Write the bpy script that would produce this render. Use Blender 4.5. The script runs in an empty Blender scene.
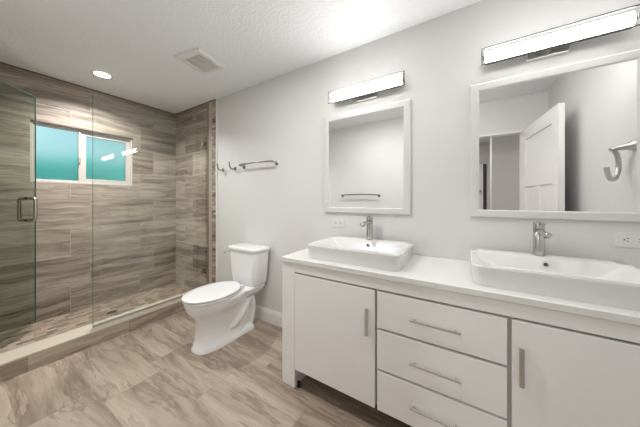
import bpy, bmesh, math, random
from mathutils import Vector, Matrix
random.seed(7)
scene = bpy.context.scene
COL = scene.collection
PI = math.pi

# ------------------------------------------------------------------ camera, world, exposure, large lights
cam_d = bpy.data.cameras.new('camera')
cam_d.sensor_width = 36.0
cam_d.lens = 13.0494
cam_d.shift_y = -0.02096
cam_d.clip_start = 0.02
cam = bpy.data.objects.new('camera', cam_d)
COL.objects.link(cam)
cam.location = (3.459, -1.715, 1.23)
cam.rotation_euler = (PI / 2, 0, math.radians(31.891))
scene.camera = cam

scene.view_settings.view_transform = 'Standard'
scene.view_settings.look = 'None'
scene.view_settings.gamma = 1.0
scene.view_settings.use_curve_mapping = False
scene.view_settings.exposure = 0.13

BAR_GLOW = 32          # vanity bar diffusers
VANITY_FILL_WATTS = 2.5        # added fill light over the right of the vanity
MID_FILL_WATTS = 12         # added fill light nearer the toilet
SHOWER_WATTS = 22
HALL_FILL_WATTS = 14  # hallway fill, added out of view
SKY = 1.2

world = bpy.data.worlds.new('world')
scene.world = world
world.use_nodes = True
wn = world.node_tree.nodes
wl = world.node_tree.links
wn.clear()
w_out = wn.new('ShaderNodeOutputWorld')
w_bg = wn.new('ShaderNodeBackground')
w_tc = wn.new('ShaderNodeTexCoord')
w_sep = wn.new('ShaderNodeSeparateXYZ')
w_ramp = wn.new('ShaderNodeValToRGB')
wl.new(w_tc.outputs['Generated'], w_sep.inputs[0])
wl.new(w_sep.outputs['Z'], w_ramp.inputs[0])
w_ramp.color_ramp.elements[0].position = 0.0
w_ramp.color_ramp.elements[0].color = (0.45, 0.62, 0.60, 1)
w_ramp.color_ramp.elements[1].position = 0.6
w_ramp.color_ramp.elements[1].color = (0.72, 0.86, 1.0, 1)
wl.new(w_ramp.outputs[0], w_bg.inputs[0])
w_bg.inputs[1].default_value = SKY
wl.new(w_bg.outputs[0], w_out.inputs[0])


def disc_lamp(name, loc, r, watts, color=(1.0, 0.985, 0.975), spread=180):
    l = bpy.data.lights.new(name, 'AREA')
    l.shape = 'DISK'
    l.size = 2 * r
    l.energy = watts
    l.spread = math.radians(spread)
    l.color = color
    o = bpy.data.objects.new(name, l)
    COL.objects.link(o)
    o.location = loc
    return o


# ------------------------------------------------------------------ node helpers and materials
def new_mat(name):
    m = bpy.data.materials.new(name)
    m.use_nodes = True
    nt = m.node_tree
    bsdf = nt.nodes.get('Principled BSDF')
    return m, nt, bsdf


def plain(name, col, rough=0.5, metal=0.0, spec=0.5, bump=0.0, bscale=200.0, coat=0.0, bdist=0.002):
    m, nt, b = new_mat(name)
    b.inputs['Base Color'].default_value = (*col, 1)
    b.inputs['Roughness'].default_value = rough
    b.inputs['Metallic'].default_value = metal
    b.inputs['Specular IOR Level'].default_value = spec
    b.inputs['Coat Weight'].default_value = coat
    if bump > 0:
        g = nt.nodes.new('ShaderNodeNewGeometry')
        n = nt.nodes.new('ShaderNodeTexNoise')
        n.inputs['Scale'].default_value = bscale
        n.inputs['Detail'].default_value = 3
        bp = nt.nodes.new('ShaderNodeBump')
        bp.inputs['Strength'].default_value = bump
        bp.inputs['Distance'].default_value = bdist
        nt.links.new(g.outputs['Position'], n.inputs['Vector'])
        nt.links.new(n.outputs['Fac'], bp.inputs['Height'])
        nt.links.new(bp.outputs[0], b.inputs['Normal'])
    return m


class NB:
    """small node-building helper"""
    def __init__(s, nt):
        s.nt = nt

    def math(s, op, a, b=None, c=None):
        n = s.nt.nodes.new('ShaderNodeMath')
        n.operation = op
        for i, v in enumerate((a, b, c)):
            if v is None:
                continue
            if isinstance(v, (int, float)):
                n.inputs[i].default_value = v
            else:
                s.nt.links.new(v, n.inputs[i])
        return n.outputs[0]

    def vec(s, x, y, z):
        n = s.nt.nodes.new('ShaderNodeCombineXYZ')
        for i, v in enumerate((x, y, z)):
            if isinstance(v, (int, float)):
                n.inputs[i].default_value = v
            else:
                s.nt.links.new(v, n.inputs[i])
        return n.outputs[0]

    def noise(s, vec, scale, detail=4, dist=0.0, rough=0.55):
        n = s.nt.nodes.new('ShaderNodeTexNoise')
        n.inputs['Scale'].default_value = scale
        n.inputs['Detail'].default_value = detail
        n.inputs['Distortion'].default_value = dist
        n.inputs['Roughness'].default_value = rough
        s.nt.links.new(vec, n.inputs['Vector'])
        return n.outputs['Fac']

    def ramp(s, fac, stops):
        n = s.nt.nodes.new('ShaderNodeValToRGB')
        e = n.color_ramp.elements
        while len(e) < len(stops):
            e.new(0.5)
        for i, (p, c) in enumerate(stops):
            e[i].position = p
            e[i].color = (*c, 1)
        s.nt.links.new(fac, n.inputs[0])
        return n.outputs[0]

    def mix(s, fac, a, b, mode='MIX'):
        n = s.nt.nodes.new('ShaderNodeMix')
        n.data_type = 'RGBA'
        n.blend_type = mode
        for sock, v in ((n.inputs[0], fac), (n.inputs[6], a), (n.inputs[7], b)):
            if isinstance(v, (int, float)):
                sock.default_value = v
            elif isinstance(v, tuple):
                sock.default_value = (*v, 1)
            else:
                s.nt.links.new(v, sock)
        return n.outputs[2]


def stone_tile(name, ua, va, w, h, ue, uo, v0, stops, grout, vein=(0.22, 0.17, 0.13), stretch=(0.8, 10.0), rough=0.5, vein_amt=0.55, jit=0.14, tilt=0.12, warp=0.07, band=0.16):
    """large-format strata stone tile laid in an offset bond; ua, va: world axes of the face"""
    m, nt, b = new_mat(name)
    N = NB(nt)
    g = nt.nodes.new('ShaderNodeNewGeometry')
    sp = nt.nodes.new('ShaderNodeSeparateXYZ')
    nt.links.new(g.outputs['Position'], sp.inputs[0])
    u, v = sp.outputs[ua], sp.outputs[va]
    sv = N.math('DIVIDE', N.math('SUBTRACT', v, v0), h)
    row = N.math('FLOOR', sv)
    fv = N.math('FRACT', sv)
    par = N.math('PINGPONG', row, 1.0)
    uoff = N.math('MULTIPLY_ADD', par, uo - ue, ue)
    su = N.math('DIVIDE', N.math('SUBTRACT', u, uoff), w)
    colu = N.math('FLOOR', su)
    fu = N.math('FRACT', su)
    wnz = nt.nodes.new('ShaderNodeTexWhiteNoise')
    wnz.noise_dimensions = '3D'
    nt.links.new(N.vec(N.math('ADD', colu, 0.5), N.math('ADD', row, 0.5), 3.7), wnz.inputs['Vector'])
    rs = nt.nodes.new('ShaderNodeSeparateColor')
    nt.links.new(wnz.outputs['Color'], rs.inputs[0])
    r1, r2, r3 = rs.outputs
    # strata: bands warped gently, shifted and tilted per tile
    flow = N.math('MULTIPLY', N.math('SUBTRACT', r3, 0.5), tilt)
    shift = N.vec(N.math('MULTIPLY', r1, 37.0), N.math('MULTIPLY', r2, 53.0), N.math('MULTIPLY', r3, 19.0))
    uvw = nt.nodes.new('ShaderNodeVectorMath')
    uvw.operation = 'ADD'
    nt.links.new(N.vec(u, v, 0.0), uvw.inputs[0])
    nt.links.new(shift, uvw.inputs[1])
    wv = N.noise(uvw.outputs[0], 3.2, 3, 0.4, 0.55)
    wv2 = N.noise(uvw.outputs[0], 14.0, 3, 0.3, 0.55)
    vv = N.math('MULTIPLY_ADD', u, flow, v)
    vv = N.math('MULTIPLY_ADD', N.math('SUBTRACT', wv, 0.5), warp, vv)
    vv = N.math('MULTIPLY_ADD', N.math('SUBTRACT', wv2, 0.5), warp * 0.07, vv)
    cu = N.math('MULTIPLY_ADD', r1, 37.0, N.math('MULTIPLY', u, stretch[0]))
    cv = N.math('MULTIPLY_ADD', r2, 53.0, N.math('MULTIPLY', vv, stretch[1]))
    n1 = N.noise(N.vec(cu, cv, N.math('MULTIPLY', r3, 19.0)), 1.0, 5, 0.2, 0.62)
    n2 = N.noise(N.vec(N.math('MULTIPLY', cu, 3.0), N.math('MULTIPLY', cv, 4.5), r2), 1.0, 4, 0.3, 0.6)
    saw = N.math('FRACT', N.math('MULTIPLY', n1, 5.0))
    f = N.math('ADD', N.math('MULTIPLY', n1, 0.66), N.math('MULTIPLY', n2, 0.24))
    f = N.math('MULTIPLY_ADD', saw, band, N.math('SUBTRACT', f, band * 0.5 - 0.05))
    f = N.math('ADD', f, N.math('MULTIPLY', N.math('SUBTRACT', r1, 0.5), jit))
    col = N.ramp(f, stops)
    n3 = N.noise(N.vec(cu, N.math('MULTIPLY', cv, 0.8), 7.7), 0.9, 5, 0.5, 0.65)
    d = N.math('ABSOLUTE', N.math('SUBTRACT', n3, 0.52))
    vm = N.math('SUBTRACT', 1.0, N.math('MINIMUM', N.math('MULTIPLY', d, 42.0), 1.0))
    vm = N.math('MULTIPLY', vm, vein_amt)
    col = N.mix(vm, col, vein)
    du = N.math('MULTIPLY', N.math('MINIMUM', fu, N.math('SUBTRACT', 1.0, fu)), w)
    dv = N.math('MULTIPLY', N.math('MINIMUM', fv, N.math('SUBTRACT', 1.0, fv)), h)
    gm = N.math('LESS_THAN', N.math('MINIMUM', du, dv), 0.0016)
    col = N.mix(N.math('MULTIPLY', gm, 0.75), col, grout)
    nt.links.new(col, b.inputs['Base Color'])
    b.inputs['Roughness'].default_value = rough
    bp = nt.nodes.new('ShaderNodeBump')
    bp.inputs['Strength'].default_value = 0.35
    bp.inputs['Distance'].default_value = 0.001
    nt.links.new(N.math('SUBTRACT', N.math('MULTIPLY', n2, 0.4), gm), bp.inputs['Height'])
    nt.links.new(bp.outputs[0], b.inputs['Normal'])
    return m


def mosaic(name, ua, va, bw, bh, stops, grout, gsize=0.002, mort=0.002):
    m, nt, b = new_mat(name)
    N = NB(nt)
    g = nt.nodes.new('ShaderNodeNewGeometry')
    sp = nt.nodes.new('ShaderNodeSeparateXYZ')
    nt.links.new(g.outputs['Position'], sp.inputs[0])
    u, v = sp.outputs[ua], sp.outputs[va]
    sv = N.math('DIVIDE', v, bh)
    row = N.math('FLOOR', sv)
    fv = N.math('FRACT', sv)
    wr = nt.nodes.new('ShaderNodeTexWhiteNoise')
    wr.noise_dimensions = '1D'
    nt.links.new(N.math('ADD', row, 0.31), wr.inputs['W'])
    su = N.math('ADD', N.math('DIVIDE', u, bw), N.math('MULTIPLY', wr.outputs['Value'], 3.0))
    cc = N.math('FLOOR', su)
    fu = N.math('FRACT', su)
    wnz = nt.nodes.new('ShaderNodeTexWhiteNoise')
    wnz.noise_dimensions = '3D'
    nt.links.new(N.vec(N.math('ADD', cc, 0.5), N.math('ADD', row, 0.5), 1.3), wnz.inputs['Vector'])
    nz = N.noise(N.vec(N.math('MULTIPLY', u, 20.0), N.math('MULTIPLY', v, 40.0), 0.0), 1.0, 4, 0.5)
    f = N.math('ADD', N.math('MULTIPLY', wnz.outputs['Value'], 0.75), N.math('MULTIPLY', nz, 0.25))
    col = N.ramp(f, stops)
    du = N.math('MULTIPLY', N.math('MINIMUM', fu, N.math('SUBTRACT', 1.0, fu)), bw)
    dv = N.math('MULTIPLY', N.math('MINIMUM', fv, N.math('SUBTRACT', 1.0, fv)), bh)
    gm = N.math('LESS_THAN', N.math('MINIMUM', du, dv), mort)
    col = N.mix(gm, col, grout)
    nt.links.new(col, b.inputs['Base Color'])
    b.inputs['Roughness'].default_value = 0.45
    bp = nt.nodes.new('ShaderNodeBump')
    bp.inputs['Strength'].default_value = 0.5
    bp.inputs['Distance'].default_value = 0.002
    nt.links.new(N.math('SUBTRACT', N.math('MULTIPLY', wnz.outputs['Value'], 0.5), gm), bp.inputs['Height'])
    nt.links.new(bp.outputs[0], b.inputs['Normal'])
    return m


def clear_glass(name, tint, refl=1.0):
    """thin sheet glass: tinted see-through plus fresnel reflection"""
    m = bpy.data.materials.new(name)
    m.use_nodes = True
    nt = m.node_tree
    nt.nodes.clear()
    out = nt.nodes.new('ShaderNodeOutputMaterial')
    tr = nt.nodes.new('ShaderNodeBsdfTransparent')
    gl = nt.nodes.new('ShaderNodeBsdfGlossy')
    N = NB(nt)
    geo = nt.nodes.new('ShaderNodeNewGeometry')
    dt = nt.nodes.new('ShaderNodeVectorMath')
    dt.operation = 'DOT_PRODUCT'
    nt.links.new(geo.outputs['Normal'], dt.inputs[0])
    nt.links.new(geo.outputs['Incoming'], dt.inputs[1])
    om = N.math('SUBTRACT', 1.0, N.math('ABSOLUTE', dt.outputs['Value']))
    fres = N.math('MULTIPLY_ADD', N.math('POWER', om, 5.0), 0.96, 0.04)
    mx = nt.nodes.new('ShaderNodeMixShader')
    tr.inputs[0].default_value = (*tint, 1)
    gl.inputs['Roughness'].default_value = 0.0
    gl.inputs['Color'].default_value = (refl, refl, refl, 1)
    nt.links.new(fres, mx.inputs[0])
    nt.links.new(tr.outputs[0], mx.inputs[1])
    nt.links.new(gl.outputs[0], mx.inputs[2])
    nt.links.new(mx.outputs[0], out.inputs[0])
    return m


def emitter(name, col, strength):
    m = bpy.data.materials.new(name)
    m.use_nodes = True
    nt = m.node_tree
    nt.nodes.clear()
    out = nt.nodes.new('ShaderNodeOutputMaterial')
    em = nt.nodes.new('ShaderNodeEmission')
    em.inputs[0].default_value = (*col, 1)
    em.inputs[1].default_value = strength
    nt.links.new(em.outputs[0], out.inputs[0])
    return m


def frosted(name, tint, rough):
    m = bpy.data.materials.new(name)
    m.use_nodes = True
    nt = m.node_tree
    nt.nodes.clear()
    out = nt.nodes.new('ShaderNodeOutputMaterial')
    rf = nt.nodes.new('ShaderNodeBsdfRefraction')
    gl = nt.nodes.new('ShaderNodeBsdfGlossy')
    mx = nt.nodes.new('ShaderNodeMixShader')
    rf.inputs['Color'].default_value = (*tint, 1)
    rf.inputs['Roughness'].default_value = rough
    rf.inputs['IOR'].default_value = 1.15
    gl.inputs['Roughness'].default_value = 0.25
    mx.inputs[0].default_value = 0.05
    nt.links.new(rf.outputs[0], mx.inputs[1])
    nt.links.new(gl.outputs[0], mx.inputs[2])
    nt.links.new(mx.outputs[0], out.inputs[0])
    return m


WALL_STOPS = [(0.32, (0.114, 0.088, 0.065)), (0.43, (0.237, 0.192, 0.147)), (0.52, (0.323, 0.269, 0.212)), (0.61, (0.404, 0.344, 0.277)), (0.75, (0.494, 0.432, 0.354))]
FLOOR_STOPS = [(0.25, (0.184, 0.132, 0.091)), (0.39, (0.318, 0.244, 0.185)), (0.50, (0.428, 0.345, 0.269)), (0.64, (0.520, 0.432, 0.347)), (0.80, (0.580, 0.498, 0.415))]
GROUT = (0.47, 0.42, 0.36)
M = {}
M['paint'] = plain('wall_paint', (0.765, 0.761, 0.75), 0.55, spec=0.25, bump=0.12, bscale=260)
M['ceiling'] = plain('ceiling_texture', (0.915, 0.935, 0.95), 0.8, spec=0.1, bump=0.75, bscale=60, bdist=0.009)
M['hall_paint'] = plain('hall_paint', (0.72, 0.70, 0.68), 0.6, spec=0.2)
M['trim'] = plain('white_trim', (0.88, 0.87, 0.855), 0.35, spec=0.4)
M['tile_back'] = stone_tile('shower_tile_end', 1, 2, 0.605, 0.302, -0.435, -0.286, 0.041, WALL_STOPS, GROUT)
M['tile_side'] = stone_tile('shower_tile_side', 0, 2, 0.605, 0.302, 0.247, 0.43, 0.041, WALL_STOPS, GROUT)
M['tile_floor'] = stone_tile('floor_tile', 0, 1, 0.61, 0.302, 2.215, 2.055, -0.003, FLOOR_STOPS, (0.33, 0.28, 0.23), vein=(0.21, 0.15, 0.11), stretch=(0.7, 6.5), rough=0.34, vein_amt=0.6, jit=0.11, tilt=0.16, warp=0.06, band=0.16)
M['tile_curb'] = stone_tile('curb_tile', 1, 2, 0.60, 0.40, -0.81, -0.81, -0.1, FLOOR_STOPS, (0.2, 0.16, 0.13))
M['mosaic_floor'] = mosaic('shower_floor_mosaic', 1, 0, 0.068, 0.042, [(0.08, (0.14, 0.10, 0.07)), (0.4, (0.27, 0.21, 0.155)), (0.7, (0.36, 0.285, 0.215)), (0.95, (0.45, 0.37, 0.29))], (0.28, 0.23, 0.18))
M['mosaic_strip'] = mosaic('mosaic_strip', 0, 2, 0.075, 0.027, [(0.08, (0.10, 0.075, 0.06)), (0.35, (0.30, 0.24, 0.20)), (0.7, (0.46, 0.39, 0.33)), (0.95, (0.60, 0.53, 0.46))], (0.33, 0.28, 0.23), mort=0.0014)
M['pencil'] = plain('pencil_stone', (0.50, 0.43, 0.365), 0.4, bump=0.2, bscale=30)
M['brown_edge'] = plain('brown_stone_edge', (0.26, 0.20, 0.155), 0.4, bump=0.3, bscale=40)
M['sill'] = plain('cream_stone', (0.60, 0.54, 0.44), 0.25, bump=0.05, bscale=20)
M['ceramic'] = plain('white_ceramic', (0.78, 0.775, 0.765), 0.14, spec=0.5, coat=0.2)
M['toilet_white'] = plain('toilet_vitreous_china', (0.90, 0.90, 0.90), 0.1, spec=0.5, coat=0.3)
M['seat_plastic'] = plain('seat_plastic', (0.88, 0.88, 0.88), 0.2)
M['lacquer'] = plain('white_lacquer', (0.90, 0.89, 0.88), 0.3, spec=0.4)
M['carcass'] = plain('cabinet_inside', (0.62, 0.60, 0.58), 0.6)
M['quartz'] = plain('white_quartz', (0.80, 0.795, 0.78), 0.2, spec=0.5)
M['chrome'] = plain('chrome', (0.80, 0.79, 0.78), 0.07, metal=1.0)
M['nickel'] = plain('brushed_nickel', (0.60, 0.58, 0.555), 0.28, metal=1.0)
M['plate_metal'] = plain('lamp_plate_metal', (0.80, 0.79, 0.78), 0.42, metal=1.0)
M['bar_metal'] = plain('lamp_frame_metal', (0.15, 0.145, 0.14), 0.35, metal=1.0)
M['dark_nickel'] = plain('dark_nickel', (0.36, 0.345, 0.33), 0.25, metal=1.0)
M['faucet_nickel'] = plain('faucet_nickel', (0.56, 0.545, 0.525), 0.2, metal=1.0)
M['handle_steel'] = plain('satin_handle_steel', (0.62, 0.61, 0.60), 0.35, metal=1.0)
M['bronze'] = plain('pull_nickel', (0.50, 0.45, 0.37), 0.22, metal=1.0)
M['black'] = plain('black_plastic', (0.02, 0.02, 0.02), 0.5)
M['dark'] = plain('dark_slot', (0.05, 0.045, 0.04), 0.6)
M['plate'] = plain('outlet_plastic', (0.80, 0.79, 0.77), 0.3)
M['mirror'] = plain('mirror_silver', (0.93, 0.935, 0.93), 0.0, metal=1.0)
M['mirror_frame'] = plain('mirror_frame_white', (0.72, 0.716, 0.705), 0.4)
M['vinyl'] = plain('window_vinyl', (0.49, 0.455, 0.42), 0.4)
M['soffit'] = plain('joint_and_reveal_shade', (0.16, 0.13, 0.11), 0.6)  # dark ceiling joint, and painted shade at the window reveal
M['panel_glass'] = clear_glass('fixed_glass', (0.965, 0.982, 0.968))
M['door_glass'] = clear_glass('door_glass', (0.79, 0.84, 0.80))
M['glass_edge'] = plain('green_glass_edge', (0.13, 0.22, 0.18), 0.15)
M['frost_pane'] = frosted('frosted_teal_pane', (0.74, 0.91, 0.93), 0.50)
M['bar_glow'] = emitter('lamp_diffuser', (1.0, 0.985, 0.965), BAR_GLOW)
M['can_glow'] = emitter('downlight_lens', (1.0, 0.985, 0.96), 12.0)
M['fill_glow'] = emitter('fill_light_diffuser', (1.0, 0.985, 0.96), 2.0)  # lens of the added fill lights
M['vent_grey'] = plain('vent_grille_grey', (0.80, 0.79, 0.76), 0.6)
M['vent_white'] = plain('vent_white', (0.82, 0.81, 0.79), 0.45)
M['tint_leaf'] = plain('added_hedge_leaf', (0.12, 0.66, 0.52), 0.7, bump=0.6, bscale=30)  # greenery added to colour the window blur
M['ground'] = plain('outside_ground', (0.25, 0.24, 0.20), 0.9)


# ------------------------------------------------------------------ mesh helpers
def box(bm, x0, x1, y0, y1, z0, z1, bev=0.0, seg=2):
    x0, x1 = min(x0, x1), max(x0, x1)
    y0, y1 = min(y0, y1), max(y0, y1)
    z0, z1 = min(z0, z1), max(z0, z1)
    vs = [bm.verts.new(p) for p in ((x0, y0, z0), (x1, y0, z0), (x1, y1, z0), (x0, y1, z0), (x0, y0, z1), (x1, y0, z1), (x1, y1, z1), (x0, y1, z1))]
    fs = [bm.faces.new([vs[i] for i in q]) for q in ((3, 2, 1, 0), (4, 5, 6, 7), (0, 1, 5, 4), (1, 2, 6, 5), (2, 3, 7, 6), (3, 0, 4, 7))]
    if bev > 0:
        es = list({e for f in fs for e in f.edges})
        bmesh.ops.bevel(bm, geom=es, offset=bev, segments=seg, affect='EDGES', profile=0.5)


def B(*args, **k):
    bm = bmesh.new()
    box(bm, *args, **k)
    return bm


def loft(bm, loops, cap0=True, cap1=True, closed=True):
    rings = [[bm.verts.new(p) for p in lp] for lp in loops]
    n = len(rings[0])
    for a, b in zip(rings, rings[1:]):
        for i in range(n if closed else n - 1):
            j = (i + 1) % n
            bm.faces.new((a[i], a[j], b[j], b[i]))
    if cap0:
        bm.faces.new(list(reversed(rings[0])))
    if cap1:
        bm.faces.new(rings[-1])


def rrect(x0, x1, y0, y1, r, z, n=7):
    pts = []
    for cx, cy, a0 in ((x1 - r, y1 - r, 0), (x0 + r, y1 - r, 90), (x0 + r, y0 + r, 180), (x1 - r, y0 + r, 270)):
        for k in range(n):
            a = math.radians(a0 + 90 * k / (n - 1))
            pts.append((cx + r * math.cos(a), cy + r * math.sin(a), z))
    return pts


def tube(bm, pts, r, n=12, cap=True, ry=None):
    pts = [Vector(p) for p in pts]
    rs = r if isinstance(r, (list, tuple)) else [r] * len(pts)
    t0 = (pts[1] - pts[0]).normalized()
    up = Vector((0, 0, 1)) if abs(t0.z) < 0.9 else Vector((1, 0, 0))
    nrm = (up - t0 * up.dot(t0)).normalized()
    loops = []
    for i, p in enumerate(pts):
        if i == 0:
            t = t0
        elif i == len(pts) - 1:
            t = (pts[-1] - pts[-2]).normalized()
        else:
            t = ((pts[i + 1] - p).normalized() + (p - pts[i - 1]).normalized()).normalized()
        nrm = (nrm - t * nrm.dot(t)).normalized()
        bn = t.cross(nrm)
        k = ry if ry else 1.0
        loops.append([tuple(p + nrm * (rs[i] * math.cos(2 * PI * q / n)) + bn * (k * rs[i] * math.sin(2 * PI * q / n))) for q in range(n)])
    loft(bm, loops, cap, cap)


def smooth_path(pts, sub=5):
    pts = [Vector(p) for p in pts]
    out = []
    for i in range(len(pts) - 1):
        p0 = pts[max(i - 1, 0)]
        p1, p2 = pts[i], pts[i + 1]
        p3 = pts[min(i + 2, len(pts) - 1)]
        for k in range(sub):
            t = k / sub
            out.append(0.5 * ((2 * p1) + (p2 - p0) * t + (2 * p0 - 5 * p1 + 4 * p2 - p3) * t * t + (3 * p1 - p0 - 3 * p2 + p3) * t ** 3))
    out.append(pts[-1])
    return out


def lathe(bm, prof, c, axis='z', n=28):
    """prof: list of (radius, height along axis)"""
    loops = []
    for r, h in prof:
        lp = []
        for k in range(n):
            a = 2 * PI * k / n
            x, y = r * math.cos(a), r * math.sin(a)
            if axis == 'z':
                lp.append((c[0] + x, c[1] + y, c[2] + h))
            elif axis == 'y':
                lp.append((c[0] + x, c[1] + h, c[2] + y))
            else:
                lp.append((c[0] + h, c[1] + x, c[2] + y))
        loops.append(lp)
    loft(bm, loops)


def L(prof, c, axis='z', n=28):
    bm = bmesh.new()
    lathe(bm, prof, c, axis, n)
    return bm


ROOT = {}


def link_mesh(name, bm, mat, parent=None, smooth=False, origin=None, angle=40):
    bmesh.ops.recalc_face_normals(bm, faces=bm.faces)
    org = ROOT[parent] if parent is not None else (Vector(origin) if origin else Vector((0, 0, 0)))
    bmesh.ops.translate(bm, verts=bm.verts, vec=-org)
    me = bpy.data.meshes.new(name)
    bm.to_mesh(me)
    bm.free()
    me.materials.append(mat)
    o = bpy.data.objects.new(name, me)
    COL.objects.link(o)
    if smooth:
        for p in me.polygons:
            p.use_smooth = True
        me.set_sharp_from_angle(angle=math.radians(angle))
    if parent is not None:
        o.parent = parent
        ROOT[o] = org
    else:
        o.location = org
        ROOT[o] = org
    return o


obj = link_mesh


def thing(name, label, cat, loc, group=None):
    o = bpy.data.objects.new(name, None)
    COL.objects.link(o)
    o.empty_display_size = 0.05
    o.location = loc
    ROOT[o] = Vector(loc)
    o['label'] = label
    o['category'] = cat
    if group:
        o['group'] = group
    return o


def tag(o, label, cat, group=None):
    o['label'] = label
    o['category'] = cat
    if group:
        o['group'] = group
    return o


def struct(name, bm, mat, parent=None, smooth=False):
    o = obj(name, bm, mat, parent, smooth)
    if parent is None:
        o['kind'] = 'structure'
    return o


def dup(root, loc, label, group=None):
    r = root.copy()
    COL.objects.link(r)
    r.location = loc
    ROOT[r] = Vector(loc)
    r['label'] = label
    if group:
        r['group'] = group

    def rec(src, dst):
        for ch in list(src.children):
            if ch == dst:
                continue
            c = ch.copy()
            COL.objects.link(c)
            c.parent = dst
            rec(ch, c)
    rec(root, r)
    return r


# ------------------------------------------------------------------ room shell
CEIL = 2.4425
RX = 4.25           # right wall face
FY = -1.85          # wall behind the camera
TILE_END = 0.945
SFZ = 0.066         # shower floor level
# opening of the window in the shower end wall
WY0, WY1, WZ0, WZ1 = -1.304, -0.505, 1.402, 1.985

struct('floor', B(-0.1, RX + 0.1, -4.6, 0.1, -0.1, 0.0), M['tile_floor'])
struct('ceiling', B(-0.1, RX + 0.1, -4.6, 0.1, CEIL, CEIL + 0.1), M['ceiling'])
struct('wall_back', B(-0.1, RX + 0.1, 0.0, 0.1, 0.0, CEIL), M['paint'])
struct('wall_right', B(RX, RX + 0.1, -4.6, 0.0, 0.0, CEIL), M['paint'])
bm = bmesh.new()
box(bm, -0.1, 0, WY1, 0.0, 0, CEIL)
box(bm, -0.1, 0, -4.6, WY0, 0, CEIL)
box(bm, -0.1, 0, WY0, WY1, 0, WZ0)
box(bm, -0.1, 0, WY0, WY1, WZ1, CEIL)
struct('wall_left', bm, M['tile_back'])
# wall behind the camera with the doorway
DX0, DX1, DZ = 3.17, 4.04, 2.04
bm = bmesh.new()
box(bm, 0.0, DX0, FY - 0.1, FY, 0, CEIL)
box(bm, DX1, RX, FY - 0.1, FY, 0, CEIL)
box(bm, DX0, DX1, FY - 0.1, FY, DZ, CEIL)
struct('wall_front', bm, M['paint'])
bm = bmesh.new()
box(bm, DX0, DX0 + 0.018, FY - 0.105, FY + 0.004, 0, DZ)
box(bm, DX1 - 0.018, DX1, FY - 0.105, FY + 0.004, 0, DZ)
box(bm, DX0, DX1, FY - 0.105, FY + 0.004, DZ - 0.018, DZ)
struct('trim_1', bm, M['trim'])
# tile cladding on the shower's long side walls
struct('wall_shower_back', B(0.0, 0.755, -0.011, 0.0, 0.0, CEIL), M['tile_side'])
struct('wall_shower_front', B(0.0, TILE_END, FY, FY + 0.03, 0.0, CEIL), M['tile_side'])
# mosaic border strip where the tile stops
struct('trim_2', B(0.755, 0.787, -0.013, 0.0, 0.0, CEIL), M['brown_edge'])
struct('trim_3', B(0.787, 0.850, -0.012, 0.0, 0.0, CEIL), M['pencil'])
struct('trim_4', B(0.850, 0.928, -0.011, 0.0, 0.0, CEIL), M['mosaic_strip'])
struct('trim_5', B(0.928, 0.945, -0.013, 0.0, 0.0, CEIL), M['trim'])
# dark joint where tile meets the ceiling
bm = bmesh.new()
box(bm, 0.0, 0.007, FY + 0.03, -0.011, CEIL - 0.011, CEIL)
box(bm, 0.007, 0.928, -0.018, -0.011, CEIL - 0.011, CEIL)
struct('trim_7', bm, M['soffit'])
# baseboard with a stepped profile
bm = bmesh.new()
prof = [(0, 0), (-0.014, 0), (-0.014, 0.098), (-0.011, 0.104), (-0.011, 0.112), (-0.006, 0.126), (-0.004, 0.132), (0, 0.132)]
loft(bm, [[(x, y, z) for y, z in prof] for x in (0.945, RX)])
struct('baseboard_back', bm, M['trim'])
bm = bmesh.new()
loft(bm, [[(x, FY - y, z) for y, z in prof] for x in (0.945, DX0 - 0.07)])
struct('baseboard_front', bm, M['trim'])

# hallway beyond the doorway
bm = bmesh.new()
box(bm, 3.84, RX, -3.35, -3.02, 0, CEIL)
box(bm, 2.3, RX, -4.5, -4.4, 0, CEIL)
box(bm, 2.2, 2.3, -4.5, FY - 0.1, 0, CEIL)
struct('wall_hall', bm, M['hall_paint'])
bm = bmesh.new()
box(bm, 3.42, 3.80, -4.4, -4.37, 0, 2.0)
d2 = struct('door_2', bm, M['trim'])
obj('opening', B(3.80, 3.86, -4.4, -4.385, 0, 2.0), M['dark'], d2)
obj('knob', L([(0.012, 0), (0.012, 0.03), (0.028, 0.04), (0.028, 0.06), (0.012, 0.07)], (3.74, -4.37, 1.42), 'y', 16), M['nickel'], d2, True)

# ------------------------------------------------------------------ window
win = struct('window_1', B(-0.1, 0.0, WY0 - 0.0001, WY0, WZ0, WZ1), M['vinyl'])
bm = win.data
bpy.data.objects.remove(win)
bm = bmesh.new()
xo, xi = -0.09, -0.022          # frame depth in the opening
def ring_yz(bm, y0, y1, z0, z1, t, x0, x1, bev=0.003):
    box(bm, x0, x1, y0, y0 + t, z0, z1, bev)
    box(bm, x0, x1, y1 - t, y1, z0, z1, bev)
    box(bm, x0, x1, y0 + t * 0.98, y1 - t * 0.98, z0, z0 + t, bev)
    box(bm, x0, x1, y0 + t * 0.98, y1 - t * 0.98, z1 - t, z1, bev)
ring_yz(bm, WY0, WY1, WZ0, WZ1, 0.018, xo, xi)
win = struct('window_1', bm, M['vinyl'])
MY = -0.945
bm = bmesh.new(); ring_yz(bm, WY0 + 0.014, MY - 0.012, WZ0 + 0.014, WZ1 - 0.014, 0.019, -0.06, -0.03)
sash = obj('sash', bm, M['vinyl'], win)
obj('pane', B(-0.048, -0.044, WY0 + 0.03, MY - 0.03, WZ0 + 0.03, WZ1 - 0.03), M['frost_pane'], sash)
bm = bmesh.new(); ring_yz(bm, MY - 0.014, WY1 - 0.014, WZ0 + 0.014, WZ1 - 0.014, 0.045, -0.085, -0.045)
sash2 = obj('sash', bm, M['vinyl'], win)
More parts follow.
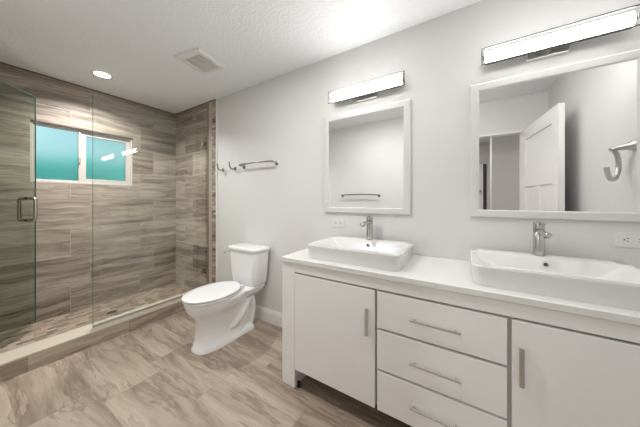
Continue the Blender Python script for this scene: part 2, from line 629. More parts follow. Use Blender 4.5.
obj('pane', B(-0.068, -0.064, MY + 0.015, WY1 - 0.04, WZ0 + 0.04, WZ1 - 0.04), M['frost_pane'], sash2)
bm = bmesh.new(); box(bm, -0.03, -0.016, MY - 0.034, MY - 0.016, 1.62, 1.70, 0.004)
obj('latch', bm, M['nickel'], win)
# strip along the top of the reveal, coloured dark for its shade
struct('trim_6', B(-0.1, 0.001, WY0, WY1, WZ1 - 0.002, WZ1 + 0.012), M['soffit'])

# outside the window: unseen greenery added to tint the frosted pane
random.seed(3)
bm = bmesh.new()
bmesh.ops.create_icosphere(bm, subdivisions=4, radius=1.0)
for v in bm.verts:
    k = 1 + random.uniform(-0.07, 0.07)
    v.co = Vector((-2.0 + v.co.x * 0.6 * k, -0.2 + v.co.y * 1.9 * k, 0.90 + v.co.z * 1.0 * k))
added_hedge = obj('added_hedge', bm, M['tint_leaf'], origin=(-2.0, -0.2, -0.1))
tag(added_hedge, 'unseen greenery added outside to tint the frosted window glass', 'added_hedge')
struct('ground', B(-8, -0.1, -6, 5, -0.2, -0.1), M['ground'])

# ------------------------------------------------------------------ shower floor, curb, drain
struct('floor_shower', B(0.0, 0.62, FY + 0.03, -0.011, 0.0, SFZ), M['mosaic_floor'])
curb = thing('shower_curb', 'low tiled shower curb with a cream stone cap along the shower opening', 'curb', (0.70, -0.9, 0.0))
obj('curb_face', B(0.62, 0.79, FY + 0.03, -0.011, 0.0, 0.102), M['tile_curb'], curb)
obj('curb_cap', B(0.608, 0.796, FY + 0.03, -0.012, 0.102, 0.119, bev=0.003), M['sill'], curb)
drain = thing('shower_drain', 'small dark round drain in the mosaic shower floor', 'drain', (0.36, -0.818, SFZ))
obj('drain_rim', L([(0.05, 0), (0.052, 0.002), (0.05, 0.004), (0.043, 0.004), (0.043, 0.0025), (0.0, 0.0025)][:5] + [(0.0005, 0.0025)], (0.36, -0.818, SFZ), n=24), M['nickel'], drain, True)
bm = bmesh.new()
lathe(bm, [(0.041, 0.0026), (0.041, 0.0036), (0.0005, 0.0036)], (0.36, -0.818, SFZ), n=24)
obj('grate', bm, M['dark'], drain)

# ------------------------------------------------------------------ shower glass
GX = 0.715
panel = thing('shower_glass_panel', 'fixed clear glass shower panel standing on the curb, clamped to the tiled wall', 'shower panel', (GX, -0.53, 0.119))
PY0 = -1.046
obj('glass_sheet', B(GX - 0.004, GX + 0.004, PY0 + 0.002, -0.013, 0.122, 2.15), M['panel_glass'], panel)
obj('glass_edge', B(GX - 0.0045, GX + 0.0045, PY0, PY0 + 0.002, 0.122, 2.15), M['glass_edge'], panel)
bm = bmesh.new()
box(bm, GX - 0.010, GX - 0.0045, PY0 + 0.001, -0.0125, 0.119, 0.134)
box(bm, GX + 0.0045, GX + 0.010, PY0 + 0.001, -0.0125, 0.119, 0.134)
box(bm, GX - 0.0045, GX + 0.0045, PY0 + 0.001, -0.0125, 0.119, 0.1215)
obj('bottom_channel', bm, M['handle_steel'], panel)
for z in (1.925, 0.345):
    bm = bmesh.new()
    box(bm, GX + 0.0045, GX + 0.014, -0.058, -0.0125, z - 0.025, z + 0.025, 0.003)
    box(bm, GX - 0.014, GX - 0.0045, -0.058, -0.0125, z - 0.025, z + 0.025, 0.003)
    obj('clamp', bm, M['bronze'], panel)

# swung-open glass door, built along its own axis then turned about the hinge
hinge = Vector((0.715, -1.795, 0.0))
free = Vector((0.190, -1.296, 0.0))
dv = (free - hinge); DW = dv.length; dv.normalize()
dn = Vector((-dv.y, dv.x, 0))
if dn.x < 0:
    dn = -dn
def door_pt(s, n, z):
    p = hinge + dv * s + dn * n
    return Vector((p.x, p.y, z))
def door_box(bm, s0, s1, n0, n1, z0, z1):
    vs = [bm.verts.new(door_pt(s, n, z)) for z in (z0, z1) for s, n in ((s0, n0), (s1, n0), (s1, n1), (s0, n1))]
    for q in ((3, 2, 1, 0), (4, 5, 6, 7), (0, 1, 5, 4), (1, 2, 6, 5), (2, 3, 7, 6), (3, 0, 4, 7)):
        bm.faces.new([vs[i] for i in q])
sdoor = thing('shower_glass_door', 'clear glass shower door swung inward over the curb, with a D-shaped pull', 'shower door', (hinge.x, hinge.y, 0.129))
bm = bmesh.new(); door_box(bm, 0.01, DW - 0.002, -0.004, 0.004, 0.129, 2.155)
obj('glass_sheet', bm, M['door_glass'], sdoor)
bm = bmesh.new(); door_box(bm, DW - 0.002, DW, -0.0045, 0.0045, 0.129, 2.155)
door_box(bm, 0.01, DW, -0.0045, 0.0045, 2.155, 2.157)
obj('glass_edge', bm, M['glass_edge'], sdoor)
HS = DW - 0.075
HZ0, HZ1 = 1.055, 1.245
bm = bmesh.new()
for sg in (1, -1):
    pts = [door_pt(HS, sg * 0.004, HZ1), door_pt(HS, sg * 0.030, HZ1)]
    for k in range(5):
        a = math.radians(90 * k / 4)
        pts.append(door_pt(HS, sg * (0.035 + 0.02 * math.sin(a)), HZ1 - 0.02 + 0.02 * math.cos(a)))
    for k in range(5):
        a = math.radians(90 * k / 4)
        pts.append(door_pt(HS, sg * (0.035 + 0.02 * math.cos(a)), HZ0 + 0.02 - 0.02 * math.sin(a)))
    pts += [door_pt(HS, sg * 0.030, HZ0), door_pt(HS, sg * 0.004, HZ0)]
    tube(bm, pts, 0.012, 12)
pull = obj('pull_handle', bm, M['bronze'], sdoor, True)
for z in (HZ0, HZ1):
    bm = bmesh.new()
    for sg in (1, -1):
        tube(bm, [door_pt(HS, sg * 0.0042, z), door_pt(HS, sg * 0.012, z)], 0.013, 14)
    obj('washer', bm, M['dark'], pull, True)
for z in (0.45, 1.85):
    bm = bmesh.new()
    door_box(bm, 0.0, 0.055, 0.0045, 0.016, z - 0.045, z + 0.045)
    door_box(bm, 0.0, 0.055, -0.016, -0.0045, z - 0.045, z + 0.045)
    box(bm, hinge.x - 0.03, hinge.x + 0.03, FY + 0.0305, hinge.y - 0.004, z - 0.045, z + 0.045)
    obj('hinge', bm, M['bronze'], sdoor)

# ------------------------------------------------------------------ interior door reflected in the mirror
hg = Vector((4.02, -1.835, 0)); fr_ = Vector((4.118, -0.985, 0))
dd = (fr_ - hg); WD = dd.length; dd.normalize()
nn = Vector((dd.y, -dd.x, 0))      # towards the right wall
def dpt(s, n, z):
    p = hg + dd * s + nn * n
    return (p.x, p.y, z)
def dbox(bm, s0, s1, n0, n1, z0, z1):
    vs = [bm.verts.new(dpt(s, n, z)) for z in (z0, z1) for s, n in ((s0, n0), (s1, n0), (s1, n1), (s0, n1))]
    for q in ((3, 2, 1, 0), (4, 5, 6, 7), (0, 1, 5, 4), (1, 2, 6, 5), (2, 3, 7, 6), (3, 0, 4, 7)):
        bm.faces.new([vs[i] for i in q])
bm = bmesh.new()
ST = 0.115
dbox(bm, 0, ST, 0, 0.04, 0.01, 2.03)
dbox(bm, WD - ST, WD, 0, 0.04, 0.01, 2.03)
dbox(bm, ST, WD - ST, 0, 0.04, 1.90, 2.03)
dbox(bm, ST, WD - ST, 0, 0.04, 1.375, 1.505)
dbox(bm, ST, WD - ST, 0, 0.04, 0.01, 0.22)
dbox(bm, WD / 2 - 0.055, WD / 2 + 0.055, 0, 0.04, 0.22, 1.375)
dbox(bm, ST - 0.005, WD - ST + 0.005, 0.012, 0.028, 0.2, 1.92)
d1 = struct('door_1', bm, M['trim'])
bm = bmesh.new()
c0 = Vector(dpt(WD - 0.06, 0, 0.95))
tube(bm, [c0, c0 - nn * 0.008], 0.03, 18)
tube(bm, [c0 - nn * 0.008, c0 - nn * 0.035], 0.011, 14)
tube(bm, [c0 - nn * 0.035, c0 - nn * 0.042, c0 - nn * 0.058, c0 - nn * 0.066], [0.015, 0.026, 0.026, 0.014], 18)
obj('knob', bm, M['nickel'], d1, True)

# ------------------------------------------------------------------ vanity cabinet
VX0, VX1 = 2.415, 4.245
VF = -0.52
van = thing('vanity_cabinet', 'long white double-sink vanity cabinet on open legs with three centre drawers', 'vanity', (3.33, -0.26, 0.0))
CT0, CT1 = 0.822, 0.851
PW = 0.105
for x0, x1 in ((VX0, VX0 + PW), (VX1 - PW, VX1)):
    obj('side_post', B(x0, x1, VF, -0.016, 0.004, CT0, bev=0.002), M['lacquer'], van)
obj('apron', B(VX0 + PW, VX1 - PW, VF, VF + 0.02, 0.762, CT0), M['lacquer'], van)
bm = bmesh.new()
box(bm, VX0 + PW, VX1 - PW, VF + 0.0225, -0.016, 0.135, 0.762)
obj('carcass', bm, M['carcass'], van)
DZ0, DZ1 = 0.128, 0.751
def bar_handle(parent, x0, x1, z0, z1, vertical):
    bm = bmesh.new()
    box(bm, x0, x1, VF - 0.024, VF - 0.016, z0, z1, 0.0015)
    if vertical:
        xm = (x0 + x1) / 2
        for z in (z0 + 0.012, z1 - 0.012):
            box(bm, xm - 0.004, xm + 0.004, VF - 0.017, VF, z - 0.004, z + 0.004)
    else:
        zm = (z0 + z1) / 2
        for x in (x0 + 0.02, x1 - 0.02):
            box(bm, x - 0.004, x + 0.004, VF - 0.017, VF, zm - 0.004, zm + 0.004)
    return obj('handle', bm, M['handle_steel'], parent)
dl = obj('door', B(VX0 + PW + 0.002, 3.056, VF, VF + 0.019, DZ0, DZ1, bev=0.0015), M['lacquer'], van)
bar_handle(dl, 3.008, 3.024, 0.508, 0.652, True)
dr = obj('door', B(3.621, VX1 - PW - 0.008, VF, VF + 0.019, DZ0, DZ1, bev=0.0015), M['lacquer'], van)
bar_handle(dr, 3.640, 3.656, 0.504, 0.656, True)
for z0, z1, hz in ((0.560, 0.750, 0.650), (0.345, 0.548, 0.440), (0.128, 0.333, 0.228)):
    dw = obj('drawer', B(3.069, 3.606, VF, VF + 0.019, z0, z1, bev=0.0015), M['lacquer'], van)
    bar_handle(dw, 3.234, 3.447, hz - 0.004, hz + 0.004, False)
for x in (VX0 + PW + 0.012, VX1 - PW - 0.012):
    bm = bmesh.new()
    lathe(bm, [(0.013, 0.0), (0.013, 0.008), (0.006, 0.010), (0.006, 0.026), (0.010, 0.027), (0.010, 0.034)], (x, VF + 0.03, 0.0), n=14)
    obj('levelling_foot', bm, M['black'], van, True)

top = obj('vanity_countertop', B(VX0 - 0.004, RX - 0.001, -0.532, -0.001, CT0, CT1, bev=0.003), M['quartz'], origin=(3.33, -0.26, CT0))
tag(top, 'long white countertop over the vanity cabinet, under both sinks', 'countertop')

# ------------------------------------------------------------------ vessel sinks
SZ = CT1
RIM = 0.941
def make_sink(cx, label, grp):
    x0, x1, y0, y1 = cx - 0.302, cx + 0.302, -0.474, -0.040
    t = thing('vessel_sink', label, 'sink', (cx, (y0 + y1) / 2, SZ), grp)
    bm = bmesh.new()
    r = 0.042
    loops = [rrect(x0 + 0.007, x1 - 0.007, y0 + 0.006, y1 - 0.005, r, SZ),
             rrect(x0 + 0.005, x1 - 0.005, y0 + 0.004, y1 - 0.004, r, SZ + 0.012),
             rrect(x0 + 0.002, x1 - 0.002, y0 + 0.001, y1 - 0.001, r, RIM - 0.012),
             rrect(x0, x1, y0, y1, r, RIM - 0.005),
             rrect(x0 + 0.004, x1 - 0.004, y0 + 0.004, y1 - 0.004, r - 0.003, RIM),
             rrect(x0 + 0.014, x1 - 0.014, y0 + 0.014, y1 - 0.095, r - 0.01, RIM),
             rrect(x0 + 0.020, x1 - 0.020, y0 + 0.019, y1 - 0.101, r - 0.01, RIM - 0.005),
             rrect(x0 + 0.075, x1 - 0.075, y0 + 0.040, y1 - 0.118, r, RIM - 0.055),
             rrect(x0 + 0.105, x1 - 0.105, y0 + 0.062, y1 - 0.135, r, RIM - 0.070),
             rrect(x0 + 0.22, x1 - 0.22, y0 + 0.12, y1 - 0.18, 0.05, RIM - 0.074)]
    loft(bm, loops)
    obj('basin', bm, M['ceramic'], t, True, angle=50)
    # drain and overflow ring
    obj('drain_cap', L([(0.024, 0), (0.024, 0.004), (0.018, 0.006), (0.0005, 0.006)], (cx, -0.285, RIM - 0.074), n=20), M['chrome'], t, True)
    oy = -0.152
    bm = bmesh.new()
    lathe(bm, [(0.014, -0.004), (0.014, 0.008), (0.008, 0.008)], (cx + 0.012, oy, RIM - 0.029), 'y', 18)
    ov = obj('overflow_ring', bm, M['chrome'], t, True)
    bm = bmesh.new()
    lathe(bm, [(0.0085, -0.0045), (0.0085, 0.006)], (cx + 0.012, oy, RIM - 0.029), 'y', 14)
    obj('overflow_hole', bm, M['dark'], ov)
    return t
SL, SR = 2.872, 3.788
sg_ = 'vessel sinks on the vanity'
s1 = make_sink(SL, 'white rectangular vessel sink on the counter, beside the counter end near the toilet', sg_)
dup(s1, (SR, ROOT[s1].y, SZ), 'white rectangular vessel sink on the counter above the right cabinet door', sg_)

# ------------------------------------------------------------------ faucets
def make_faucet(cx, label, grp):
    fy = -0.080
    t = thing('basin_faucet', label, 'faucet', (cx, fy, RIM), grp)
    bm = bmesh.new()
    lathe(bm, [(0.027, 0), (0.027, 0.004), (0.0235, 0.006), (0.0235, 0.118), (0.022, 0.120)], (cx, fy, RIM), n=28)
    obj('body', bm, M['faucet_nickel'], t, True)
    obj('neck', L([(0.0225, 0.119), (0.0225, 0.143)], (cx, fy, RIM), n=24), M['dark_nickel'], t, True)
    bm = bmesh.new()
    pts = [(cx, fy - 0.010, RIM + 0.128), (cx, fy - 0.06, RIM + 0.128), (cx, fy - 0.12, RIM + 0.126), (cx, fy - 0.155, RIM + 0.124), (cx, fy - 0.164, RIM + 0.122)]
    tube(bm, pts, [0.012, 0.012, 0.012, 0.0115, 0.009], 18, ry=1.4)
    sp = obj('spout', bm, M['faucet_nickel'], t, True)
    obj('aerator', L([(0.009, -0.004), (0.009, 0.004)], (cx, fy - 0.128, RIM + 0.112), n=14), M['dark'], sp)
    bm = bmesh.new()
    lathe(bm, [(0.0235, 0.142), (0.0235, 0.168), (0.022, 0.171)], (cx, fy, RIM), n=28)
    lever = obj('lever', bm, M['faucet_nickel'], t, True)
    bm = bmesh.new()
    box(bm, cx - 0.009, cx + 0.009, fy - 0.095, fy + 0.01, RIM + 0.170, RIM + 0.176, 0.002)
    obj('lever_blade', bm, M['faucet_nickel'], lever)
    return t
fg = 'faucets behind the basins'
f1 = make_faucet(SL - 0.002, 'brushed nickel single-hole faucet on the rim of the sink nearer the toilet', fg)
dup(f1, (SR + 0.002, ROOT[f1].y, RIM), 'brushed nickel single-hole faucet on the rim of the right-hand sink', fg)

# ------------------------------------------------------------------ mirrors
def make_mirror(x0, label, grp):
    x1, z0, z1 = x0 + 0.70, 1.126, 1.932
    t = thing('wall_mirror', label, 'mirror', ((x0 + x1) / 2, 0.0, z0), grp)
    bm = bmesh.new()
    fw, d = 0.047, -0.022
    def rg(a, y):
        return [(x0 + a, y, z0 + a), (x1 - a, y, z0 + a), (x1 - a, y, z1 - a), (x0 + a, y, z1 - a)]
    loft(bm, [rg(0, -0.0005), rg(0, d + 0.006), rg(0.006, d), rg(fw - 0.008, d), rg(fw, d + 0.005), rg(fw, -0.008), rg(fw, -0.0005)])
    obj('frame', bm, M['mirror_frame'], t)
    obj('mirror_glass', B(x0 + fw, x1 - fw, -0.0165, -0.0085, z0 + fw, z1 - fw), M['mirror'], t)
    return t
mg = 'framed mirrors over the vanity'
m1 = make_mirror(2.443, 'white-framed mirror over the left sink, reflecting a towel bar', mg)
dup(m1, (3.488 + 0.35, 0.0, 1.126), 'white-framed mirror over the right sink, reflecting an open door', mg)

# ------------------------------------------------------------------ vanity bar lights
def make_bar(cx, label, grp):
    zc = 2.052
    t = thing('vanity_bar_light', label, 'wall light', (cx, 0.0, zc), grp)
    hw, hh = 0.296, 0.048
    bm = bmesh.new()
    lp = lambda s, y: [(cx + x * s, y, 2.056 + z * s) for x, z in [(p[0], p[1]) for p in rrect(-0.085, 0.085, -0.056, 0.052, 0.012, 0)]]
    loft(bm, [lp(1, -0.0005), lp(1, -0.014), lp(0.95, -0.020)])
    obj('wall_plate', bm, M['plate_metal'], t, True)
    bm = bmesh.new()
    tube(bm, [(cx, -0.019, zc - 0.02), (cx, -0.050, zc - 0.02)], 0.011, 14)
    obj('mount_post', bm, M['chrome'], t, True)
    # shallow chrome tray that the diffuser sits in
    bm = bmesh.new()
    tk = 0.0068
    yb, yf = -0.050, -0.094
    box(bm, cx - hw + 0.02, cx + hw - 0.02, yb - 0.003, yb, zc - 0.034, zc + 0.034)
    fy0, fy1 = yf, yf + 0.004
    box(bm, cx - hw, cx + hw, fy0, fy1, zc + hh - tk, zc + hh)
    box(bm, cx - hw, cx + hw, fy0, fy1, zc - hh, zc - hh + tk)
    box(bm, cx - hw, cx - hw + tk, fy0, fy1, zc - hh + tk, zc + hh - tk)
    box(bm, cx + hw - tk, cx + hw, fy0, fy1, zc - hh + tk, zc + hh - tk)
    for sx in (-1, 1):
        box(bm, cx + sx * (hw - 0.012) - 0.003, cx + sx * (hw - 0.012) + 0.003, yf + 0.004, yb, zc - 0.004, zc + 0.004)
        box(bm, cx + sx * (hw - 0.012), cx + sx * hw, yf + 0.004, fy1, zc - 0.004, zc + 0.004)
    box(bm, cx - hw + 0.009, cx + hw - 0.009, yb - 0.003, yb, zc - 0.004, zc + 0.004)
    obj('frame', bm, M['bar_metal'], t)
    bm = bmesh.new()
    pr = []
    for k in range(11):
        a = math.radians(-90 + 180 * k / 10)
        pr.append((-0.066 - 0.017 * math.cos(a), zc + 0.003 + (hh - 0.0155) * math.sin(a)))
    pr += [(-0.0655, zc + 0.003 + hh - 0.0155), (-0.0655, zc + 0.003 - hh + 0.0155)]
    e = hw - 0.021
    loft(bm, [[(x, y, z) for y, z in pr] for x in (cx - e, cx + e)])
    obj('diffuser', bm, M['bar_glow'], t, True, angle=60)
    obj('backing', B(cx - e, cx + e, -0.0652, -0.0532, zc + 0.003 - hh + 0.0155, zc + 0.003 + hh - 0.0155), M['vent_white'], t)
    for s in (-1, 1):
        bm = bmesh.new()
        box(bm, cx + s * (hw - 0.0208), cx + s * (hw - 0.0165), -0.079, -0.054, zc - 0.014, zc + 0.014, 0.001)
        obj('end_cap', bm, M['chrome'], t)
    return t
lg = 'bar lights over the mirrors'
b1 = make_bar(2.822, 'lit chrome-framed bar light on the wall over the left mirror', lg)
dup(b1, (3.837, 0.0, 2.052), 'lit chrome-framed bar light on the wall over the right mirror', lg)

# ------------------------------------------------------------------ outlets
def make_outlet(x0, label, grp):
    z0, z1 = 1.004, 1.078
    x1 = x0 + 0.118
    t = thing('wall_outlet', label, 'outlet', ((x0 + x1) / 2, 0.0, (z0 + z1) / 2), grp)
    obj('cover_plate', B(x0, x1, -0.006, -0.0005, z0, z1, bev=0.002), M['plate'], t)
    xm, zm = (x0 + x1) / 2, (z0 + z1) / 2
    face = obj('receptacle', B(xm - 0.034, xm + 0.034, -0.0085, -0.0058, zm - 0.017, zm + 0.017, bev=0.0008), M['plate'], t)
    for sx in (-1, 1):
        for dx, dz, w, h in ((0.019, 0.006, 0.008, 0.0025), (0.019, -0.006, 0.007, 0.0025)):
            obj('slot', B(xm + sx * dx - w / 2, xm + sx * dx + w / 2, -0.0089, -0.0084, zm + dz - h / 2, zm + dz + h / 2), M['dark'], face)
        obj('ground_hole', B(xm + sx * 0.029 - 0.0025, xm + sx * 0.029 + 0.0025, -0.0089, -0.0084, zm - 0.0028, zm + 0.0028), M['dark'], face)
    obj('reset_button', B(xm - 0.006, xm - 0.001, -0.0095, -0.0084, zm - 0.009, zm + 0.009), M['plate'], face)
    obj('test_button', B(xm + 0.001, xm + 0.006, -0.0095, -0.0084, zm - 0.009, zm + 0.009), M['plate'], face)
    return t
og = 'outlets on the mirror wall'
o1 = make_outlet(2.512, 'white wall outlet low beside the left mirror, behind the left sink', og)
dup(o1, (4.077 + 0.059, 0.0, 1.041), 'white wall outlet under the right mirror at the far right', og)

# ------------------------------------------------------------------ toilet
TX = 1.617
toi = thing('toilet', 'white two-piece toilet with a closed lid against the wall beside the shower', 'toilet', (TX, -0.38, 0.0))
def egg(cx, yb, yf, hw, z, n=36, p=2.3, bias=0.0):
    """closed outline from back yb to front yf; narrower towards the front"""
    pts = []
    cy, hl = (yb + yf) / 2, (yb - yf) / 2
    for k in range(n):
        a = 2 * PI * k / n
        c, s = math.cos(a), math.sin(a)
        yy = math.copysign(abs(s) ** (2 / p), s)
        xx = math.copysign(abs(c) ** (2 / p), c)
        w = hw * (1 + bias * yy)
        pts.append((cx + xx * w, cy + hl * yy, z))
    return pts
bm = bmesh.new()
secs = [(-0.13, -0.672, 0.128, 0.0, 2.8, 0.02), (-0.13, -0.672, 0.128, 0.016, 2.8, 0.02), (-0.135, -0.660, 0.118, 0.030, 2.7, 0.0),
        (-0.15, -0.648, 0.108, 0.10, 2.6, 0.0), (-0.16, -0.645, 0.106, 0.18, 2.5, 0.0), (-0.17, -0.650, 0.110, 0.24, 2.4, 0.0),
        (-0.17, -0.668, 0.122, 0.275, 2.3, 0.0), (-0.17, -0.700, 0.148, 0.310, 2.2, 0.02), (-0.17, -0.722, 0.168, 0.345, 2.2, 0.02),
        (-0.17, -0.732, 0.178, 0.385, 2.2, 0.02), (-0.17, -0.733, 0.180, 0.402, 2.2, 0.02), (-0.175, -0.728, 0.175, 0.408, 2.2, 0.02)]
loft(bm, [egg(TX, yb, yf, hw, z, p=p, bias=b) for yb, yf, hw, z, p, b in secs])
# rear shelf that carries the tank
loft(bm, [rrect(TX - w, TX + w, y0, -0.03, 0.04, z) for w, y0, z in ((0.095, -0.26, 0.30), (0.14, -0.28, 0.35), (0.165, -0.29, 0.385), (0.168, -0.29, 0.402), (0.16, -0.285, 0.410))])
# trapway bulging from both sides of the pedestal
for s in (-1, 1):
    path = smooth_path([(TX + s * 0.060, -0.44, 0.10), (TX + s * 0.068, -0.36, 0.13), (TX + s * 0.072, -0.27, 0.215), (TX + s * 0.072, -0.19, 0.285), (TX + s * 0.070, -0.145, 0.275), (TX + s * 0.066, -0.13, 0.18), (TX + s * 0.062, -0.15, 0.06), (TX + s * 0.060, -0.165, 0.004)], 5)
    tube(bm, path, [0.037 + 0.024 * math.sin(PI * min(1, i / 18)) for i in range(len(path))], 16)
loft(bm, [rrect(TX - w, TX + w, -0.40, y1, 0.05, z) for w, y1, z in ((0.088, -0.135, 0.0), (0.084, -0.125, 0.10), (0.084, -0.10, 0.25), (0.10, -0.07, 0.33), (0.13, -0.05, 0.385))])
# flared rear foot
loft(bm, [rrect(TX - w, TX + w, y0, y1, 0.05, z) for w, y0, y1, z in ((0.128, -0.45, -0.125, 0.0), (0.128, -0.45, -0.125, 0.016), (0.117, -0.44, -0.135, 0.034), (0.095, -0.42, -0.15, 0.06))])
obj('bowl', bm, M['toilet_white'], toi, True, angle=50)
bm = bmesh.new()
tsec = [(0.150, -0.195, -0.028, 0.040, 0.408), (0.165, -0.205, -0.024, 0.045, 0.420), (0.172, -0.208, -0.022, 0.045, 0.45), (0.188, -0.214, -0.020, 0.045, 0.60), (0.197, -0.217, -0.018, 0.045, 0.725), (0.196, -0.216, -0.019, 0.045, 0.731)]
loft(bm, [rrect(TX + 0.012 - w, TX + 0.012 + w, y0, y1, r, z) for w, y0, y1, r, z in tsec])
obj('tank', bm, M['toilet_white'], toi, True, angle=50)
bm = bmesh.new()
lsec = [(0.200, -0.222, -0.016, 0.045, 0.731), (0.206, -0.228, -0.014, 0.048, 0.738), (0.212, -0.234, -0.012, 0.05, 0.752), (0.212, -0.234, -0.012, 0.05, 0.762), (0.204, -0.226, -0.018, 0.05, 0.770), (0.17, -0.20, -0.04, 0.05, 0.774)]
loft(bm, [rrect(TX + 0.012 - w, TX + 0.012 + w, y0, y1, r, z) for w, y0, y1, r, z in lsec])
obj('tank_lid', bm, M['toilet_white'], toi, True, angle=50)
bm = bmesh.new()
loft(bm, [egg(TX, -0.275, yf, w, z, p=2.15, bias=0.03) for yf, w, z in ((-0.715, 0.160, 0.407), (-0.715, 0.160, 0.4155), (-0.742, 0.186, 0.416), (-0.743, 0.187, 0.425), (-0.739, 0.183, 0.428), (-0.712, 0.157, 0.4285), (-0.712, 0.157, 0.437))])
obj('seat_ring', bm, M['seat_plastic'], toi, True, angle=50)
bm = bmesh.new()
loft(bm, [egg(TX, -0.262, yf, w, z, p=2.15, bias=0.03) for yf, w, z in ((-0.742, 0.184, 0.4355), (-0.746, 0.188, 0.438), (-0.746, 0.188, 0.444), (-0.738, 0.181, 0.450), (-0.69, 0.14, 0.454), (-0.6, 0.07, 0.456))])
lid = obj('seat_lid', bm, M['seat_plastic'], toi, True, angle=50)
for s in (-1, 1):
    bm = bmesh.new()
    box(bm, TX + s * 0.075 - 0.02, TX + s * 0.075 + 0.02, -0.282, -0.240, 0.411, 0.437, 0.006)
    obj('hinge_cover', bm, M['seat_plastic'], toi)
bm = bmesh.new()
lathe(bm, [(0.012, 0), (0.012, -0.012), (0.007, -0.016), (0.007, -0.024)], (TX - 0.196, -0.150, 0.705), 'x', 14)
tube(bm, [(TX - 0.217, -0.146, 0.705), (TX - 0.219, -0.19, 0.704), (TX - 0.220, -0.235, 0.701)], [0.0075, 0.0065, 0.0085], 10)
obj('flush_lever', bm, M['chrome'], toi, True)
for s in (-1, 1):
    obj('bolt_cap', L([(0.014, 0), (0.013, 0.008), (0.008, 0.013), (0.0005, 0.014)], (TX + s * 0.112, -0.25, 0.02), n=14), M['toilet_white'], toi, True)
# small sticker plate on the lid
obj('lid_badge', B(TX + 0.06, TX + 0.095, -0.395, -0.375, 0.4525, 0.4545), M['handle_steel'], lid)

# ------------------------------------------------------------------ towel bars and hooks
def flange(bm, x, y, z, sgn=-1, r=0.022):
    lathe(bm, [(r, 0), (r, sgn * 0.006), (r * 0.7, sgn * 0.011), (r * 0.45, sgn * 0.014)], (x, y, z), 'y', 18)
def make_towel_bar(name_label, x0, x1, y, z, sgn):
    t = thing('towel_bar', name_label, 'towel bar', ((x0 + x1) / 2, y, z))
    d = sgn * 0.066
    zb = z + 0.022
    pts = [(x0 - 0.002, y + d, zb - 0.012)] + [(x0 + (x1 - x0) * k / 10, y + d, zb - 0.010 + 0.008 * math.sin(PI * k / 10)) for k in range(1, 10)] + [(x1 + 0.002, y + d, zb - 0.012)]
    bm = bmesh.new(); tube(bm, pts, 0.0095, 12)
    obj('rail', bm, M['dark_nickel'], t, True)
    for x in (x0, x1):
        bm = bmesh.new()
        flange(bm, x, y + sgn * 0.0006, z, sgn)
        tube(bm, [(x, y + sgn * 0.010, z), (x, y + sgn * 0.035, z + 0.003), (x, y + d, zb - 0.012)], [0.0085, 0.0075, 0.0085], 12)
        obj('bracket', bm, M['dark_nickel'], t, True)
    return t
make_towel_bar('slightly bowed nickel towel bar on the wall above the toilet', 1.418, 1.893, 0.0, 1.594, -1)
make_towel_bar('long nickel towel bar on the wall behind the camera, seen in the left mirror', 1.72, 2.34, FY, 1.300, 1)

def make_hook(x, label, grp):
    z = 1.585
    t = thing('robe_hook', label, 'hook', (x, 0.0, z), grp)
    bm = bmesh.new(); flange(bm, x, -0.0006, z, -1, 0.021)
    obj('wall_flange', bm, M['dark_nickel'], t, True)
    bm = bmesh.new()
    tube(bm, smooth_path([(x, -0.010, z), (x, -0.035, z - 0.008), (x, -0.060, z - 0.002), (x, -0.074, z + 0.025), (x, -0.078, z + 0.052)], 5), 0.008, 10)
    bmesh.ops.create_uvsphere(bm, u_segments=12, v_segments=8, radius=0.0105, matrix=Matrix.Translation((x, -0.078, z + 0.056)))
    obj('prong', bm, M['dark_nickel'], t, True)
    return t
hg_ = 'robe hooks on the wall'
h1 = make_hook(1.055, 'small nickel robe hook on the wall next to the tiled shower edge', hg_)
dup(h1, (1.268, 0.0, 1.585), 'small nickel robe hook on the wall next to the towel bar', hg_)

# towel ring on the right wall, seen in the mirror
ring = thing('towel_ring', 'open C-shaped nickel towel ring on the right wall, seen in the right mirror', 'towel ring', (RX, -0.30, 1.525))
bm = bmesh.new()
tube(bm, [(RX - 0.0006, -0.295, 1.528), (RX - 0.03, -0.297, 1.525), (RX - 0.085, -0.302, 1.516)], [0.033, 0.020, 0.007], 16)
obj('arm', bm, M['nickel'], ring, True)
bm = bmesh.new()
pc = Vector((RX - 0.085, -0.302, 1.516))
du = Vector((0.62, -0.78, 0)).normalized()
pts = []
R_ = 0.078
for k in range(25):
    a = math.radians(100 - 268 * k / 24)
    pts.append(pc + du * (R_ * 0.86 * (math.cos(a) - math.cos(math.radians(100)))) + Vector((0, 0, R_ * 1.1 * (math.sin(a) - math.sin(math.radians(100))))))
tube(bm, pts, 0.0115, 12)
obj('ring', bm, M['nickel'], ring, True)

# ------------------------------------------------------------------ ceiling: shower downlight, added fill lights, vent
def make_can(x, y, label, watts, grp):
    t = thing('recessed_downlight', label, 'ceiling light', (x, y, CEIL), grp)
    bm = bmesh.new()
    n = 36
    def c(r, z):
        return [(x + r * math.cos(2 * PI * k / n), y + r * math.sin(2 * PI * k / n), z) for k in range(n)]
    loft(bm, [c(0.078, CEIL - 0.0005), c(0.078, CEIL - 0.004), c(0.072, CEIL - 0.007), c(0.062, CEIL - 0.006), c(0.060, CEIL - 0.002), c(0.060, CEIL - 0.0005)], False, False)
    obj('trim_ring', bm, M['vent_white'], t, True)
    obj('lens', L([(0.059, -0.0005), (0.059, -0.003), (0.0005, -0.0035)], (x, y, CEIL), n=32), M['can_glow'], t)
    disc_lamp('downlight_lamp', (x, y, CEIL - 0.012), 0.055, watts, spread=140)
    return t
make_can(0.495, -0.925, 'round lit recessed downlight in the ceiling over the shower', SHOWER_WATTS, None)
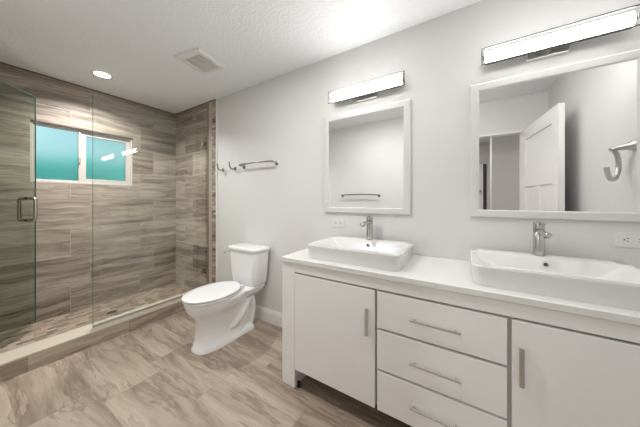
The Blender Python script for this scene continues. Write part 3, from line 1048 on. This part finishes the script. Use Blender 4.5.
def make_fill(x, y, label, watts):  # out-of-view fixtures added to brighten the room
    t = thing('added_fill_light', label, 'ceiling light', (x, y, CEIL))
    obj('base_ring', L([(0.135, -0.0005), (0.135, -0.022), (0.126, -0.026), (0.126, -0.0005)], (x, y, CEIL), n=40), M['vent_white'], t, True)
    obj('diffuser', L([(0.125, -0.0265), (0.118, -0.032), (0.08, -0.037), (0.0005, -0.039)], (x, y, CEIL), n=40), M['fill_glow'], t, True)
    disc_lamp('fill_lamp', (x, y, CEIL - 0.043), 0.12, watts)
make_fill(3.45, -0.75, 'unseen round fill light added over the right end of the vanity', VANITY_FILL_WATTS)
make_fill(2.36, -1.02, 'unseen round fill light added over the floor in front of the toilet', MID_FILL_WATTS)
disc_lamp('hall_fill', (3.1, -3.0, CEIL - 0.01), 0.08, HALL_FILL_WATTS)  # unseen fill added to brighten the hallway

vx0, vx1, vy0, vy1 = 1.370, 1.650, -0.690, -0.400
vent = thing('ceiling_vent', 'square white exhaust fan vent with a grey grille in the ceiling', 'vent', ((vx0 + vx1) / 2, (vy0 + vy1) / 2, CEIL))
bm = bmesh.new()
def vr(a, z, b=None):
    return [(vx0 + a, vy0 + a, z), (vx1 - a, vy0 + a, z), (vx1 - a, vy1 - a, z), (vx0 + a, vy1 - a, z)]
loft(bm, [vr(0, CEIL - 0.0005), vr(0, CEIL - 0.010), vr(0.012, CEIL - 0.024), vr(0.040, CEIL - 0.024), vr(0.046, CEIL - 0.010), vr(0.046, CEIL - 0.0005)], False, False)
obj('bezel', bm, M['vent_white'], vent)
bm = bmesh.new()
box(bm, vx0 + 0.046, vx1 - 0.046, vy0 + 0.046, vy1 - 0.046, CEIL - 0.003, CEIL - 0.0005)
ns = 13
for k in range(ns):
    yy = vy0 + 0.052 + (vy1 - vy0 - 0.104) * k / (ns - 1)
    box(bm, vx0 + 0.046, vx1 - 0.046, yy - 0.003, yy + 0.003, CEIL - 0.018, CEIL - 0.003)
obj('grille', bm, M['vent_grey'], vent)
vent.rotation_euler = (0, 0, math.radians(10))
